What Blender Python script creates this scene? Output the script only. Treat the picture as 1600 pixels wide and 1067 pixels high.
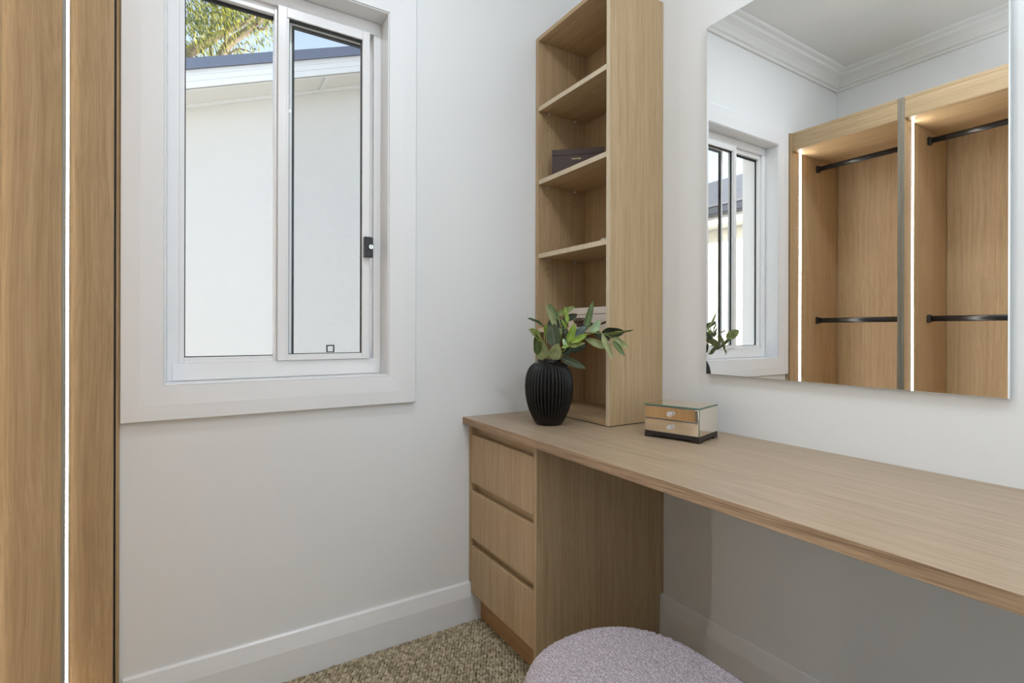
import bpy, bmesh, math, random
import numpy as np
from mathutils import Vector, Matrix, noise

for o in list(bpy.data.objects): bpy.data.objects.remove(o)
S = bpy.context.scene
COL = S.collection
random.seed(7)
R = math.radians

# ------------------------------------------------------------------ camera
cam_d = bpy.data.cameras.new('camera'); cam = bpy.data.objects.new('camera', cam_d); COL.objects.link(cam)
cam.location = (0, 0, 1.08)
cam.rotation_euler = (R(90), R(-0.13), R(-31.8174))
cam_d.sensor_width = 36; cam_d.sensor_fit = 'HORIZONTAL'
cam_d.lens = 808.2 / 1600 * 36
cam_d.shift_y = -(533.5 - 517.1) / 1600
cam_d.clip_start = .02
S.camera = cam

# ------------------------------------------------------------------ world, sun, lights, exposure
W = bpy.data.worlds.new('sky'); S.world = W; W.use_nodes = True
nt = W.node_tree; nt.nodes.clear()
sky = nt.nodes.new('ShaderNodeTexSky'); sky.sky_type = 'NISHITA'; sky.sun_disc = False
sky.sun_elevation = R(24); sky.sun_rotation = R(94); sky.air_density = 1.0; sky.dust_density = .6; sky.ozone_density = 1.4
bg = nt.nodes.new('ShaderNodeBackground'); bg.inputs['Strength'].default_value = .45
wo = nt.nodes.new('ShaderNodeOutputWorld')
hsv = nt.nodes.new('ShaderNodeHueSaturation'); hsv.inputs['Saturation'].default_value = .66
nt.links.new(sky.outputs[0], hsv.inputs['Color']); nt.links.new(hsv.outputs[0], bg.inputs[0]); nt.links.new(bg.outputs[0], wo.inputs[0])

sd = bpy.data.lights.new('sun', 'SUN'); sd.energy = 11.0; sd.angle = R(.55); sd.color = (1, .95, .87)
sun = bpy.data.objects.new('sun', sd); COL.objects.link(sun)
sun.location = (6, 2, 6)
sun.rotation_euler = Vector((-.91, .05, -.40)).to_track_quat('-Z', 'Y').to_euler()

def downlight(loc, power, size=.16):
    d = bpy.data.lights.new('downlight_lamp', 'AREA'); d.shape = 'DISK'; d.size = size; d.energy = power
    d.color = (.90, .97, 1.06)
    o = bpy.data.objects.new('downlight_lamp', d); COL.objects.link(o); o.location = loc
    return o
downlight((.30, .86, 2.722), 8, .11)
downlight((.586, -.55, 2.722), 8, .09)
def bounce_fill(loc, aim, power):                 # added fill lamp, turned away from the scene onto ceiling or wall
    d = bpy.data.lights.new('bounce_fill', 'AREA'); d.shape = 'RECTANGLE'; d.size = .7; d.size_y = .7; d.energy = power; d.color = (.865, .95, 1.06)
    o = bpy.data.objects.new('bounce_fill', d); COL.objects.link(o); o.location = loc
    o.rotation_euler = Vector(aim).to_track_quat('-Z', 'Y').to_euler()
bounce_fill((.40, -.40, 1.50), (0, -.2, 1), 22)
bounce_fill((.45, -.75, 1.25), (0, -1, 0), 12)
bounce_fill((.25, -.45, 1.15), (-1, -.55, 0), 4)

vs = S.view_settings
vs.view_transform = 'Standard'; vs.look = 'None'; vs.gamma = 1; vs.use_curve_mapping = False
vs.exposure = 0.0
LED_POWER = 46.0

# ------------------------------------------------------------------ materials
def srgb(r, g, b):
    f = lambda v: (v / 255 / 12.92) if v / 255 <= .04045 else ((v / 255 + .055) / 1.055) ** 2.4
    return (f(r), f(g), f(b), 1)

def mat(name, color=(200, 200, 200), rough=.5, metal=0., spec=.5, **kw):
    m = bpy.data.materials.new(name); m.use_nodes = True
    b = m.node_tree.nodes['Principled BSDF']
    b.inputs['Base Color'].default_value = srgb(*color)
    b.inputs['Roughness'].default_value = rough
    b.inputs['Metallic'].default_value = metal
    b.inputs['Specular IOR Level'].default_value = spec
    for k, v in kw.items():
        b.inputs[k.replace('_', ' ')].default_value = v
    return m

def nodes(m): return m.node_tree.nodes, m.node_tree.links, m.node_tree.nodes['Principled BSDF']

def bump(m, scale, strength, dist=.001, detail=3, coord='Object'):
    N, L, b = nodes(m)
    tc = N.new('ShaderNodeTexCoord'); n = N.new('ShaderNodeTexNoise'); n.inputs['Scale'].default_value = scale; n.inputs['Detail'].default_value = detail
    bp = N.new('ShaderNodeBump'); bp.inputs['Strength'].default_value = strength; bp.inputs['Distance'].default_value = dist
    L.new(tc.outputs[coord], n.inputs['Vector']); L.new(n.outputs['Fac'], bp.inputs['Height']); L.new(bp.outputs[0], b.inputs['Normal'])
    return m

def oak(name, axis, dark, light, rough=.42, streak=1.0):
    m = mat(name, light, rough, spec=.4)
    N, L, b = nodes(m)
    tc = N.new('ShaderNodeTexCoord')
    # slow wander of the grain
    mp0 = N.new('ShaderNodeMapping'); sc0 = [5, 5, 5]; sc0['xyz'.index(axis)] = 1.1; mp0.inputs['Scale'].default_value = sc0
    n0 = N.new('ShaderNodeTexNoise'); n0.inputs['Scale'].default_value = 1; n0.inputs['Detail'].default_value = 2
    L.new(tc.outputs['Object'], mp0.inputs[0]); L.new(mp0.outputs[0], n0.inputs['Vector'])
    sub = N.new('ShaderNodeVectorMath'); sub.operation = 'SUBTRACT'; sub.inputs[1].default_value = (.5, .5, .5)
    L.new(n0.outputs['Color'], sub.inputs[0])
    scl = N.new('ShaderNodeVectorMath'); scl.operation = 'SCALE'; scl.inputs['Scale'].default_value = .05
    L.new(sub.outputs[0], scl.inputs[0])
    add = N.new('ShaderNodeVectorMath'); add.operation = 'ADD'
    L.new(tc.outputs['Object'], add.inputs[0]); L.new(scl.outputs[0], add.inputs[1])
    def streaks(s, along, detail):
        mp = N.new('ShaderNodeMapping'); v = [s, s, s]; v['xyz'.index(axis)] = along; mp.inputs['Scale'].default_value = v
        n = N.new('ShaderNodeTexNoise'); n.inputs['Scale'].default_value = 1; n.inputs['Detail'].default_value = detail; n.inputs['Roughness'].default_value = .6
        L.new(add.outputs[0], mp.inputs[0]); L.new(mp.outputs[0], n.inputs['Vector']); return n
    a = streaks(150, 2.2, 3); c = streaks(38, .7, 3); e = streaks(620, 9, 2)
    m1 = N.new('ShaderNodeMath'); m1.operation = 'MULTIPLY'; m1.inputs[1].default_value = .40; L.new(a.outputs['Fac'], m1.inputs[0])
    m2 = N.new('ShaderNodeMath'); m2.operation = 'MULTIPLY_ADD'; m2.inputs[1].default_value = .22; L.new(c.outputs['Fac'], m2.inputs[0]); L.new(m1.outputs[0], m2.inputs[2])
    m3 = N.new('ShaderNodeMath'); m3.operation = 'MULTIPLY_ADD'; m3.inputs[1].default_value = .38; L.new(e.outputs['Fac'], m3.inputs[0]); L.new(m2.outputs[0], m3.inputs[2])
    cr = N.new('ShaderNodeValToRGB'); el = cr.color_ramp.elements
    w = .15 / streak
    el[0].position = .5 - w; el[0].color = srgb(*dark); el[1].position = .5 + w; el[1].color = srgb(*light)
    L.new(m3.outputs[0], cr.inputs[0]); L.new(cr.outputs[0], b.inputs['Base Color'])
    bp = N.new('ShaderNodeBump'); bp.inputs['Strength'].default_value = .12; bp.inputs['Distance'].default_value = .0006
    L.new(m3.outputs[0], bp.inputs['Height']); L.new(bp.outputs[0], b.inputs['Normal'])
    return m

OD, OL = (163, 136, 100), (199, 173, 135)
M = {}
M['oak_z'] = oak('oak_laminate_upright_grain', 'z', OD, OL)
M['oak_y'] = oak('oak_laminate_lengthwise_grain', 'y', OD, OL)
M['oak_x'] = oak('oak_laminate_crosswise_grain', 'x', OD, OL)
M['oak_sheen'] = oak('oak_laminate_painted_sheen', 'y', (152, 131, 106), (186, 165, 139), .36)  # same laminate as the rest, greyed to paint in its sheen
M['oak_grey'] = oak('greyed_oak_edging', 'z', (122, 114, 98), (158, 150, 134), .4)
M['oak_glare'] = oak('oak_edging_painted_glare', 'z', (196, 178, 148), (218, 202, 176), .35)  # oak edging lightened to paint in the glare on the tower's front edges
M['oak_edge'] = oak('oak_edge_banding', 'y', (126, 100, 76), (176, 147, 115), .5, 1.5)
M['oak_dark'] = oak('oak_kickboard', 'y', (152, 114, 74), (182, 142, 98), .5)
M['wall'] = bump(mat('white_wall_paint', (234, 235, 234), .62, spec=.3), 260, .05)
M['ceiling'] = bump(mat('white_ceiling_paint', (230, 230, 227), .8, spec=.2), 260, .04)
M['trim'] = mat('white_semi_gloss_trim', (237, 238, 238), .25)
M['frame'] = mat('white_powder_coat', (240, 240, 240), .28)
M['gasket'] = mat('black_rubber_and_shade', (22, 22, 24), .6)
M['black'] = mat('black_metal', (26, 25, 25), .33, spec=.6)
M['black_base'] = mat('black_lacquered_base', (30, 26, 25), .4)
M['chrome'] = mat('chrome', (225, 225, 225), .12, 1)
M['alu'] = mat('aluminium_profile', (188, 190, 196), .35, .6)
M['mesh_grey'] = mat('grey_screen_mesh', (70, 72, 74), .8)

def emit(name, color, strength):
    m = bpy.data.materials.new(name); m.use_nodes = True; N = m.node_tree.nodes; N.clear()
    e = N.new('ShaderNodeEmission'); e.inputs[0].default_value = (*color, 1); e.inputs[1].default_value = strength
    o = N.new('ShaderNodeOutputMaterial'); m.node_tree.links.new(e.outputs[0], o.inputs[0]); return m
M['led'] = emit('lit_led_diffuser', (1, .94, .87), LED_POWER)

def pane(name, rough=0):
    m = bpy.data.materials.new(name); m.use_nodes = True; N = m.node_tree.nodes; L = m.node_tree.links; N.clear()
    t = N.new('ShaderNodeBsdfTransparent'); t.inputs[0].default_value = (.965, .975, .97, 1)
    g = N.new('ShaderNodeBsdfGlossy'); g.inputs['Roughness'].default_value = rough
    f = N.new('ShaderNodeFresnel'); f.inputs[0].default_value = 1.5
    x = N.new('ShaderNodeMixShader'); o = N.new('ShaderNodeOutputMaterial')
    ge = N.new('ShaderNodeNewGeometry'); inv = N.new('ShaderNodeMath'); inv.operation = 'SUBTRACT'; inv.inputs[0].default_value = 1; mu = N.new('ShaderNodeMath'); mu.operation = 'MULTIPLY'
    L.new(ge.outputs['Backfacing'], inv.inputs[1]); L.new(inv.outputs[0], mu.inputs[0]); L.new(f.outputs[0], mu.inputs[1])
    L.new(mu.outputs[0], x.inputs[0]); L.new(t.outputs[0], x.inputs[1]); L.new(g.outputs[0], x.inputs[2]); L.new(x.outputs[0], o.inputs[0]); return m
M['glass'] = pane('clear_window_glass')

def mesh_screen():
    m = bpy.data.materials.new('fine_insect_mesh'); m.use_nodes = True; N = m.node_tree.nodes; L = m.node_tree.links; N.clear()
    t = N.new('ShaderNodeBsdfTransparent'); d = N.new('ShaderNodeBsdfDiffuse'); d.inputs[0].default_value = srgb(70, 72, 74)
    tc = N.new('ShaderNodeTexCoord'); n = N.new('ShaderNodeTexNoise'); n.inputs['Scale'].default_value = 420; n.inputs['Detail'].default_value = 1
    mr = N.new('ShaderNodeMapRange'); mr.inputs['To Min'].default_value = .03; mr.inputs['To Max'].default_value = .15
    x = N.new('ShaderNodeMixShader'); o = N.new('ShaderNodeOutputMaterial')
    L.new(tc.outputs['Object'], n.inputs['Vector']); L.new(n.outputs['Fac'], mr.inputs['Value']); L.new(mr.outputs[0], x.inputs[0])
    L.new(t.outputs[0], x.inputs[1]); L.new(d.outputs[0], x.inputs[2]); L.new(x.outputs[0], o.inputs[0]); return m
M['insect'] = mesh_screen()

def mirror_mat(name, tint=(.93, .935, .93), smudge=True):
    m = bpy.data.materials.new(name); m.use_nodes = True; N = m.node_tree.nodes; L = m.node_tree.links; N.clear()
    g = N.new('ShaderNodeBsdfGlossy'); g.inputs['Roughness'].default_value = 0.0; g.inputs[0].default_value = (*tint, 1)
    o = N.new('ShaderNodeOutputMaterial')
    if not smudge: L.new(g.outputs[0], o.inputs[0]); return m
    d = N.new('ShaderNodeBsdfDiffuse'); d.inputs[0].default_value = (.8, .8, .8, 1)
    tc = N.new('ShaderNodeTexCoord')
    n1 = N.new('ShaderNodeTexNoise'); n1.inputs['Scale'].default_value = 5; n1.inputs['Detail'].default_value = 2
    n2 = N.new('ShaderNodeTexNoise'); n2.inputs['Scale'].default_value = 90; n2.inputs['Detail'].default_value = 6; n2.inputs['Distortion'].default_value = 2.5
    L.new(tc.outputs['Object'], n1.inputs['Vector']); L.new(tc.outputs['Object'], n2.inputs['Vector'])
    r1 = N.new('ShaderNodeMapRange'); r1.inputs['From Min'].default_value = .58; r1.inputs['From Max'].default_value = .75
    r2 = N.new('ShaderNodeMapRange'); r2.inputs['From Min'].default_value = .58; r2.inputs['From Max'].default_value = .78; r2.inputs['To Max'].default_value = .3
    L.new(n1.outputs['Fac'], r1.inputs['Value']); L.new(n2.outputs['Fac'], r2.inputs['Value'])
    mu = N.new('ShaderNodeMath'); mu.operation = 'MULTIPLY'; L.new(r1.outputs[0], mu.inputs[0]); L.new(r2.outputs[0], mu.inputs[1])
    x = N.new('ShaderNodeMixShader'); L.new(mu.outputs[0], x.inputs[0]); L.new(g.outputs[0], x.inputs[1]); L.new(d.outputs[0], x.inputs[2]); L.new(x.outputs[0], o.inputs[0]); return m
M['mirror'] = mirror_mat('silvered_mirror')
M['mirror_small'] = mirror_mat('bronze_tinted_mirror', (.90, .84, .74), False)
M['mirror_edge'] = mat('bevelled_mirror_edge', (225, 228, 226), .1, .9)
M['glass_edge'] = mat('green_glass_edge', (78, 112, 98), .12, 0, .8)

# ------------------------------------------------------------------ builders
def new_obj(name, me, material, parent=None):
    o = bpy.data.objects.new(name, me); COL.objects.link(o)
    if material is not None: me.materials.append(material)
    if parent is not None: o.parent = parent
    return o

def thing(name, label, cat, loc=(0, 0, 0), group=None, rz=0):
    o = bpy.data.objects.new(name, None); COL.objects.link(o); o.location = loc; o.rotation_euler = (0, 0, rz)
    o.empty_display_size = .05
    o['label'] = label; o['category'] = cat
    if group: o['group'] = group
    return o

def structure(name, loc=(0, 0, 0)):
    o = bpy.data.objects.new(name, None); COL.objects.link(o); o.location = loc; o['kind'] = 'structure'; o.empty_display_size = .05
    return o

def wloc(p):
    v = Vector((0, 0, 0))
    while p is not None: v += p.location; p = p.parent
    return v

def bm_box(bm, x0, x1, y0, y1, z0, z1):
    vs_ = [bm.verts.new(c) for c in ((x0, y0, z0), (x1, y0, z0), (x1, y1, z0), (x0, y1, z0), (x0, y0, z1), (x1, y0, z1), (x1, y1, z1), (x0, y1, z1))]
    for f in ((3, 2, 1, 0), (4, 5, 6, 7), (0, 1, 5, 4), (1, 2, 6, 5), (2, 3, 7, 6), (3, 0, 4, 7)): bm.faces.new([vs_[i] for i in f])

def finish(bm, name, material, parent=None, bevel=0, smooth=False, world=True, segs=1):
    if bevel:
        bmesh.ops.bevel(bm, geom=bm.edges[:], offset=bevel, segments=segs, affect='EDGES', clamp_overlap=True)
    bmesh.ops.recalc_face_normals(bm, faces=bm.faces[:])
    if world and parent is not None:
        bmesh.ops.translate(bm, verts=bm.verts[:], vec=-wloc(parent))
    me = bpy.data.meshes.new(name); bm.to_mesh(me); bm.free()
    if smooth:
        for p in me.polygons: p.use_smooth = True
    return new_obj(name, me, material, parent)

def box(name, x0, x1, y0, y1, z0, z1, material, parent=None, bevel=.0008, world=True):
    bm = bmesh.new(); bm_box(bm, min(x0, x1), max(x0, x1), min(y0, y1), max(y0, y1), min(z0, z1), max(z0, z1))
    return finish(bm, name, material, parent, bevel, world=world)

def prism(name, pts, axis, a0, a1, material, parent=None, bevel=0, world=True):
    """pts: polygon in the plane normal to axis; x: (y,z), y: (x,z), z: (x,y)"""
    f = {'x': lambda p, a: (a, p[0], p[1]), 'y': lambda p, a: (p[0], a, p[1]), 'z': lambda p, a: (p[0], p[1], a)}[axis]
    bm = bmesh.new()
    A = [bm.verts.new(f(p, a0)) for p in pts]; B = [bm.verts.new(f(p, a1)) for p in pts]
    bm.faces.new(A); bm.faces.new(B[::-1])
    n = len(pts)
    for i in range(n): bm.faces.new((A[i], A[(i + 1) % n], B[(i + 1) % n], B[i]))
    return finish(bm, name, material, parent, bevel, world=world)

def tube_bm(bm, pts, rad, seg=8, cap=True):
    pts = [Vector(p) for p in pts]
    if not hasattr(rad, '__len__'): rad = [rad] * len(pts)
    rings = []
    up = Vector((0, 0, 1))
    for i, p in enumerate(pts):
        t = (pts[min(i + 1, len(pts) - 1)] - pts[max(i - 1, 0)]).normalized()
        a = t.cross(up) if abs(t.dot(up)) < .95 else t.cross(Vector((1, 0, 0)))
        a.normalize(); b = t.cross(a)
        rings.append([bm.verts.new(p + (a * math.cos(k / seg * 2 * math.pi) + b * math.sin(k / seg * 2 * math.pi)) * rad[i]) for k in range(seg)])
    for r0, r1 in zip(rings, rings[1:]):
        for k in range(seg): bm.faces.new((r0[k], r0[(k + 1) % seg], r1[(k + 1) % seg], r1[k]))
    if cap: bm.faces.new(rings[0][::-1]); bm.faces.new(rings[-1])

def tube(name, pts, rad, material, parent=None, seg=8, world=True):
    bm = bmesh.new(); tube_bm(bm, pts, rad, seg)
    return finish(bm, name, material, parent, smooth=True, world=world)

def np_mesh(name, verts, faces_flat, counts, material, parent=None, smooth=False):
    me = bpy.data.meshes.new(name)
    me.vertices.add(len(verts)); me.vertices.foreach_set('co', np.asarray(verts, np.float32).ravel())
    me.loops.add(len(faces_flat)); me.loops.foreach_set('vertex_index', np.asarray(faces_flat, np.int32))
    me.polygons.add(len(counts))
    st = np.concatenate([[0], np.cumsum(counts)[:-1]])
    me.polygons.foreach_set('loop_start', st.astype(np.int32)); me.polygons.foreach_set('loop_total', np.asarray(counts, np.int32))
    if smooth: me.polygons.foreach_set('use_smooth', np.ones(len(counts), bool))
    me.update(calc_edges=True); me.validate()
    return new_obj(name, me, material, parent)

# ------------------------------------------------------------------ measured frame of the room
XL, XR, YB, YF, ZC = -.745, 1.4462, 1.7414, -1.90, 2.74
iL, iR, iB, iT = -.0654, .5763, .9251, 2.1697      # inner edge of the window casing

# floor slab, ceiling, walls
box('floor', XL - .2, XR + .2, YF - .6, YB + .2, -.2, -.006, mat('carpet_backing', (84, 74, 55), .95), None, 0)['kind'] = 'structure'
bpy.data.objects['floor']['label'] = 'beige loop pile carpet'
box('ceiling', XL - .2, XR + .2, YF - .2, YB + .2, ZC, ZC + .15, M['ceiling'], None, 0)['kind'] = 'structure'
box('wall_left', XL - .2, XL, YF, YB, -.006, ZC, M['wall'], None, 0)['kind'] = 'structure'
box('wall_right', XR, XR + .2, YF, YB, -.006, ZC, M['wall'], None, 0)['kind'] = 'structure'
def holed_wall(name, y0, y1, hx0, hx1, hz0, hz1):
    bm = bmesh.new()
    xs = [XL - .2, hx0, hx1, XR + .2]; zs = [-.006, hz0, hz1, ZC]
    if hz0 <= zs[0]: zs = [zs[0], hz1, ZC]; hole = (1, 0)
    else: hole = (1, 1)
    def V(i, k, y): return (xs[i], y, zs[k])
    for i in range(3):
        for k in range(len(zs) - 1):
            if (i, k) == hole: continue
            bm_box(bm, xs[i], xs[i + 1], y0, y1, zs[k], zs[k + 1])
    bmesh.ops.remove_doubles(bm, verts=bm.verts[:], dist=1e-5)
    # drop the interior faces shared by two blocks
    seen = {}
    for f in list(bm.faces):
        seen.setdefault(tuple(round(c, 4) for c in f.calc_center_median()), []).append(f)
    bmesh.ops.delete(bm, geom=[f for fs in seen.values() if len(fs) > 1 for f in fs], context='FACES_ONLY')
    o = finish(bm, name, M['wall'], None); o['kind'] = 'structure'; return o
holed_wall('wall_back', YB, YB + .22, iL - .004, iR + .004, iB - .004, iT + .004)
box('wall_front', XL - .2, XR + .2, YF - .12, YF, -.006, ZC, M['wall'], None, 0)['kind'] = 'structure'

# cornice
cp = [(0, -.100), (.012, -.100), (.015, -.086), (.026, -.082), (.036, -.066), (.052, -.050), (.070, -.040), (.080, -.036), (.084, -.020), (.104, -.014), (.108, 0), (0, 0)]
n = 2
for nm, f in (('y', 1), ('y', -1), ('x', 1), ('x', -1)):
    if nm == 'y':
        pts = [((XL + .0003 + d) if f == 1 else (XR - .0003 - d), ZC - .0003 + h) for d, h in cp]
        o = prism('trim_%d' % n, pts, 'y', YF + .0005, YB - .0005, M['ceiling'])
    else:
        pts = [((YB - .0006 - d) if f == 1 else (YF + .0006 + d), ZC - .0006 + h) for d, h in cp]
        o = prism('trim_%d' % n, pts, 'x', XL + .0008, XR - .0008, M['ceiling'])
    o['kind'] = 'structure'; o['label'] = 'white plaster cornice'; n += 1

# skirting boards with a splayed upper face
sk = [(0, 0), (.0185, 0), (.0185, .088), (.009, .134), (.005, .139), (0, .139)]
def baseboard(name, axis, wall, sgn, a0, a1):
    pts = [(wall + sgn * (d + .0003), z - .005) if z == 0 else (wall + sgn * (d + .0003), z) for d, z in sk]
    o = prism(name, pts, axis, a0, a1, M['trim']); o['kind'] = 'structure'; return o
baseboard('baseboard_back', 'x', YB, -1, -.155, 1.4262)
baseboard('baseboard_right', 'y', XR, -1, YF + .001, YB - .0195)

# ------------------------------------------------------------------ window casing (half splayed, mitred)
trim = structure('trim_1', (.255, YB, 1.55)); trim['label'] = 'white splayed timber casing around the window'
CW = .0957
prof = [(0, 0), (0, .0150), (.052, .0185), (.0935, .0185), (CW, .0165), (CW, 0)]
def casing(side):
    bm = bmesh.new(); ring = []
    for end in (0, 1):
        vs_ = []
        for d, t in prof:
            L_, R_, B_, T_ = iL - d, iR + d, iB - d, iT + d
            x, z = {'left': ((L_, B_), (L_, T_)), 'right': ((R_, B_), (R_, T_)), 'bottom': ((L_, B_), (R_, B_)), 'top': ((L_, T_), (R_, T_))}[side][end]
            vs_.append(bm.verts.new((x, YB - .0004 - t, z)))
        ring.append(vs_)
    k = len(prof)
    for i in range(k): bm.faces.new((ring[0][i], ring[0][(i + 1) % k], ring[1][(i + 1) % k], ring[1][i]))
    bm.faces.new(ring[0]); bm.faces.new(ring[1][::-1])
    return finish(bm, 'casing_board', M['trim'], trim)
for s_ in ('left', 'right', 'bottom', 'top'): casing(s_)

# ------------------------------------------------------------------ window
win = structure('window_1', (.255, 1.83, iB)); win['label'] = 'white sliding window, fixed pane left and sliding sash right'
J = .0045
jy0, jy1 = YB - .012, 1.93
for a in ((iL, iL + J, iB, iT), (iR - J, iR, iB, iT), (iL + J, iR - J, iB, iB + J), (iL + J, iR - J, iT - J, iT)):
    box('jamb', a[0], a[1], jy0, jy1, a[2], a[3], M['trim'], win, .0012)
fL, fR, fB, fT = iL + J, iR - J, iB + J, iT - J
FY = 1.808
# outer frame
box('frame_stile', fL, -.031, FY, 1.90, fB, fT, M['frame'], win, .0015)
box('frame_stile', .5455, fR, FY, 1.90, fB, fT, M['frame'], win, .0015)
box('frame_rail', -.031, .5455, FY, 1.90, fB, .982, M['frame'], win, .0015)
box('frame_rail', -.031, .5455, FY, 1.90, 2.122, fT, M['frame'], win, .0015)
# raised cover strips on the rails, with their short stepped ends
box('cover_strip', -.047, .562, FY - .003, FY + .0005, .9315, .9825, M['frame'], win, .0008)
box('cover_strip', -.047, .562, FY - .003, FY + .0005, 2.1215, 2.1640, M['frame'], win, .0008)
# fixed pane at left with beads and gaskets
box('bead', -.031, -.0175, 1.822, 1.852, .982, 2.122, M['frame'], win, .001)
box('bead', -.0175, .2265, 1.818, 1.852, .982, .991, M['frame'], win, .001)
box('bead', -.0175, .2265, 1.824, 1.852, .991, .9985, M['frame'], win, .001)
box('bead', -.0175, .2265, 1.818, 1.852, 2.098, 2.122, M['frame'], win, .001)
box('bead', .2255, .2340, 1.814, 1.852, .982, 2.122, M['frame'], win, .001)
box('gasket', -.0175, -.0150, 1.838, 1.846, .9985, 2.098, M['gasket'], win, 0)
box('gasket', -.0150, .2255, 1.838, 1.846, .9985, 1.0010, M['gasket'], win, 0)
box('gasket', -.0150, .2255, 1.836, 1.846, 2.0890, 2.098, M['gasket'], win, 0)
box('glass_pane', -.0160, .2300, 1.846, 1.850, .995, 2.100, M['glass'], win, 0)
# sliding sash at right
sash = box('sash_stile', .2345, .2610, 1.796, 1.828, .9835, 2.1205, M['frame'], win, .0015)
box('sash_bead', .2610, .2675, 1.801, 1.828, 1.003, 2.0885, M['frame'], win, .001)
box('sash_stile', .5035, .5290, 1.796, 1.828, .9835, 2.1205, M['frame'], win, .0015)
box('sash_rail', .2610, .5035, 1.797, 1.828, .9835, 1.003, M['frame'], win, .0015)
box('sash_rail', .2610, .5035, 1.797, 1.828, 2.0885, 2.1205, M['frame'], win, .0015)
box('gasket', .2675, .5035, 1.806, 1.814, 1.003, 1.0052, M['gasket'], win, 0)
box('gasket', .2675, .5035, 1.804, 1.814, 2.0825, 2.0885, M['gasket'], win, 0)
box('gasket', .5005, .5035, 1.806, 1.814, 1.0052, 2.0825, M['gasket'], win, 0)
box('gasket', .2675, .2695, 1.806, 1.814, 1.0052, 2.0825, M['gasket'], win, 0)
box('gasket', .5290, .5335, 1.812, 1.826, .990, 2.115, M['gasket'], win, 0)
box('glass_pane', .2640, .5035, 1.814, 1.818, 1.000, 2.0900, M['glass'], win, 0)
# insect screen outside the sash
box('screen_stile', .2680, .2860, 1.862, 1.874, .985, 2.118, M['frame'], win, .001)
box('screen_stile', .5200, .5380, 1.862, 1.874, .985, 2.118, M['frame'], win, .001)
box('screen_rail', .2860, .5200, 1.862, 1.874, .985, 1.0010, M['frame'], win, .001)
box('screen_rail', .2860, .5200, 1.862, 1.874, 2.101, 2.118, M['frame'], win, .001)
box('screen_spline', .2860, .2925, 1.860, 1.873, 1.0010, 2.101, M['gasket'], win, 0)
box('screen_spline', .2925, .5200, 1.860, 1.873, 2.095, 2.101, M['gasket'], win, 0)
box('screen_mesh', .2925, .5200, 1.8675, 1.8679, 1.0010, 2.0950, M['insect'], win, 0)
tab = bmesh.new()
tx0, tx1, tz0, tz1, tw = .3975, .4245, 1.0050, 1.0305, .0042
for a in ((tx0, tx0 + tw, tz0, tz1), (tx1 - tw, tx1, tz0, tz1), (tx0 + tw, tx1 - tw, tz1 - tw, tz1), (tx0 + tw, tx1 - tw, tz0, tz0 + tw * .7)): bm_box(tab, a[0], a[1], 1.857, 1.861, a[2], a[3])
finish(tab, 'pull_tab', M['gasket'], win)
# key lock on the sash stile
lock = prism('lock', [(.5065, 1.334), (.5065, 1.404), (.532, 1.404), (.536, 1.400), (.536, 1.334)], 'y', 1.778, 1.798, M['black'], win, .0015)
def disc(name, c, r, d, axis, material, parent, seg=20):
    bm = bmesh.new(); v = Vector({'y': (0, 1, 0), 'x': (1, 0, 0), 'z': (0, 0, 1)}[axis]) * d
    tube_bm(bm, [Vector(c), Vector(c) + v], r, seg); return finish(bm, name, material, parent)
disc('key_barrel', (.5255, 1.7665, 1.368), .0075, .0125, 'y', M['chrome'], lock)
box('keyhole', .5245, .5265, 1.7658, 1.7668, 1.3645, 1.3715, M['gasket'], lock, 0)

# ------------------------------------------------------------------ wardrobe on the left wall
wd = thing('wardrobe', 'tall open oak wardrobe with lit LED strips and black rails along left wall', 'wardrobe', (-.45, 1.16, 0))
WX = -.1858; WB = -.722; WT = 2.257
box('side_panel', WB, -.1748, 1.7190, 1.7385, 0, WT, M['oak_z'], wd)
box('filler_strip', -.1708, -.1625, 1.7330, 1.7385, 0, WT, M['oak_z'], wd, .0005)
box('painted_gap_shade', -.1747, -.1709, 1.7360, 1.7384, 0, WT, M['gasket'], wd, 0)  # black strip that paints in the shade of the open groove
for y0, y1 in ((1.1645, 1.1795), (1.1490, 1.1640)):
    dv = box('divider', WB, WX - .0009, y0, y1, 0, WT, M['oak_z'], wd)
    box('edge_band', WX - .0008, WX, y0 + .0003, y1 - .0003, 0, WT, M['oak_grey'], dv, 0)['label'] = 'greyer front edging'
box('side_panel', WB, WX, .5890, .6040, 0, WT, M['oak_z'], wd)
for y0, y1 in ((1.1800, 1.7185), (.6045, 1.1485)):
    box('back_panel', WB - .014, WB, y0, y1, .11, WT, M['oak_z'], wd)
    box('top_panel', WB, WX - .020, y0, y1, 2.150, 2.168, M['oak_y'], wd)
    box('header', WX - .019, WX, y0, y1, 2.150, WT - .017, M['oak_y'], wd)
    box('top_strip', WB, WX, y0, y1, WT - .0165, WT, M['oak_y'], wd)
    box('bottom_panel', WB, WX, y0, y1, .092, .110, M['oak_y'], wd)
    box('kickboard', WX - .05, WX - .034, y0, y1, 0, .0915, M['oak_y'], wd)
for yf in (1.7190, 1.1490):
    ch = box('led_channel', -.2880, -.2645, yf - .0012, yf, .112, 2.148, M['alu'], wd, 0)
    box('led_strip', -.2860, -.2665, yf - .0022, yf - .0012, .114, 2.147, M['led'], ch, 0)
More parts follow.
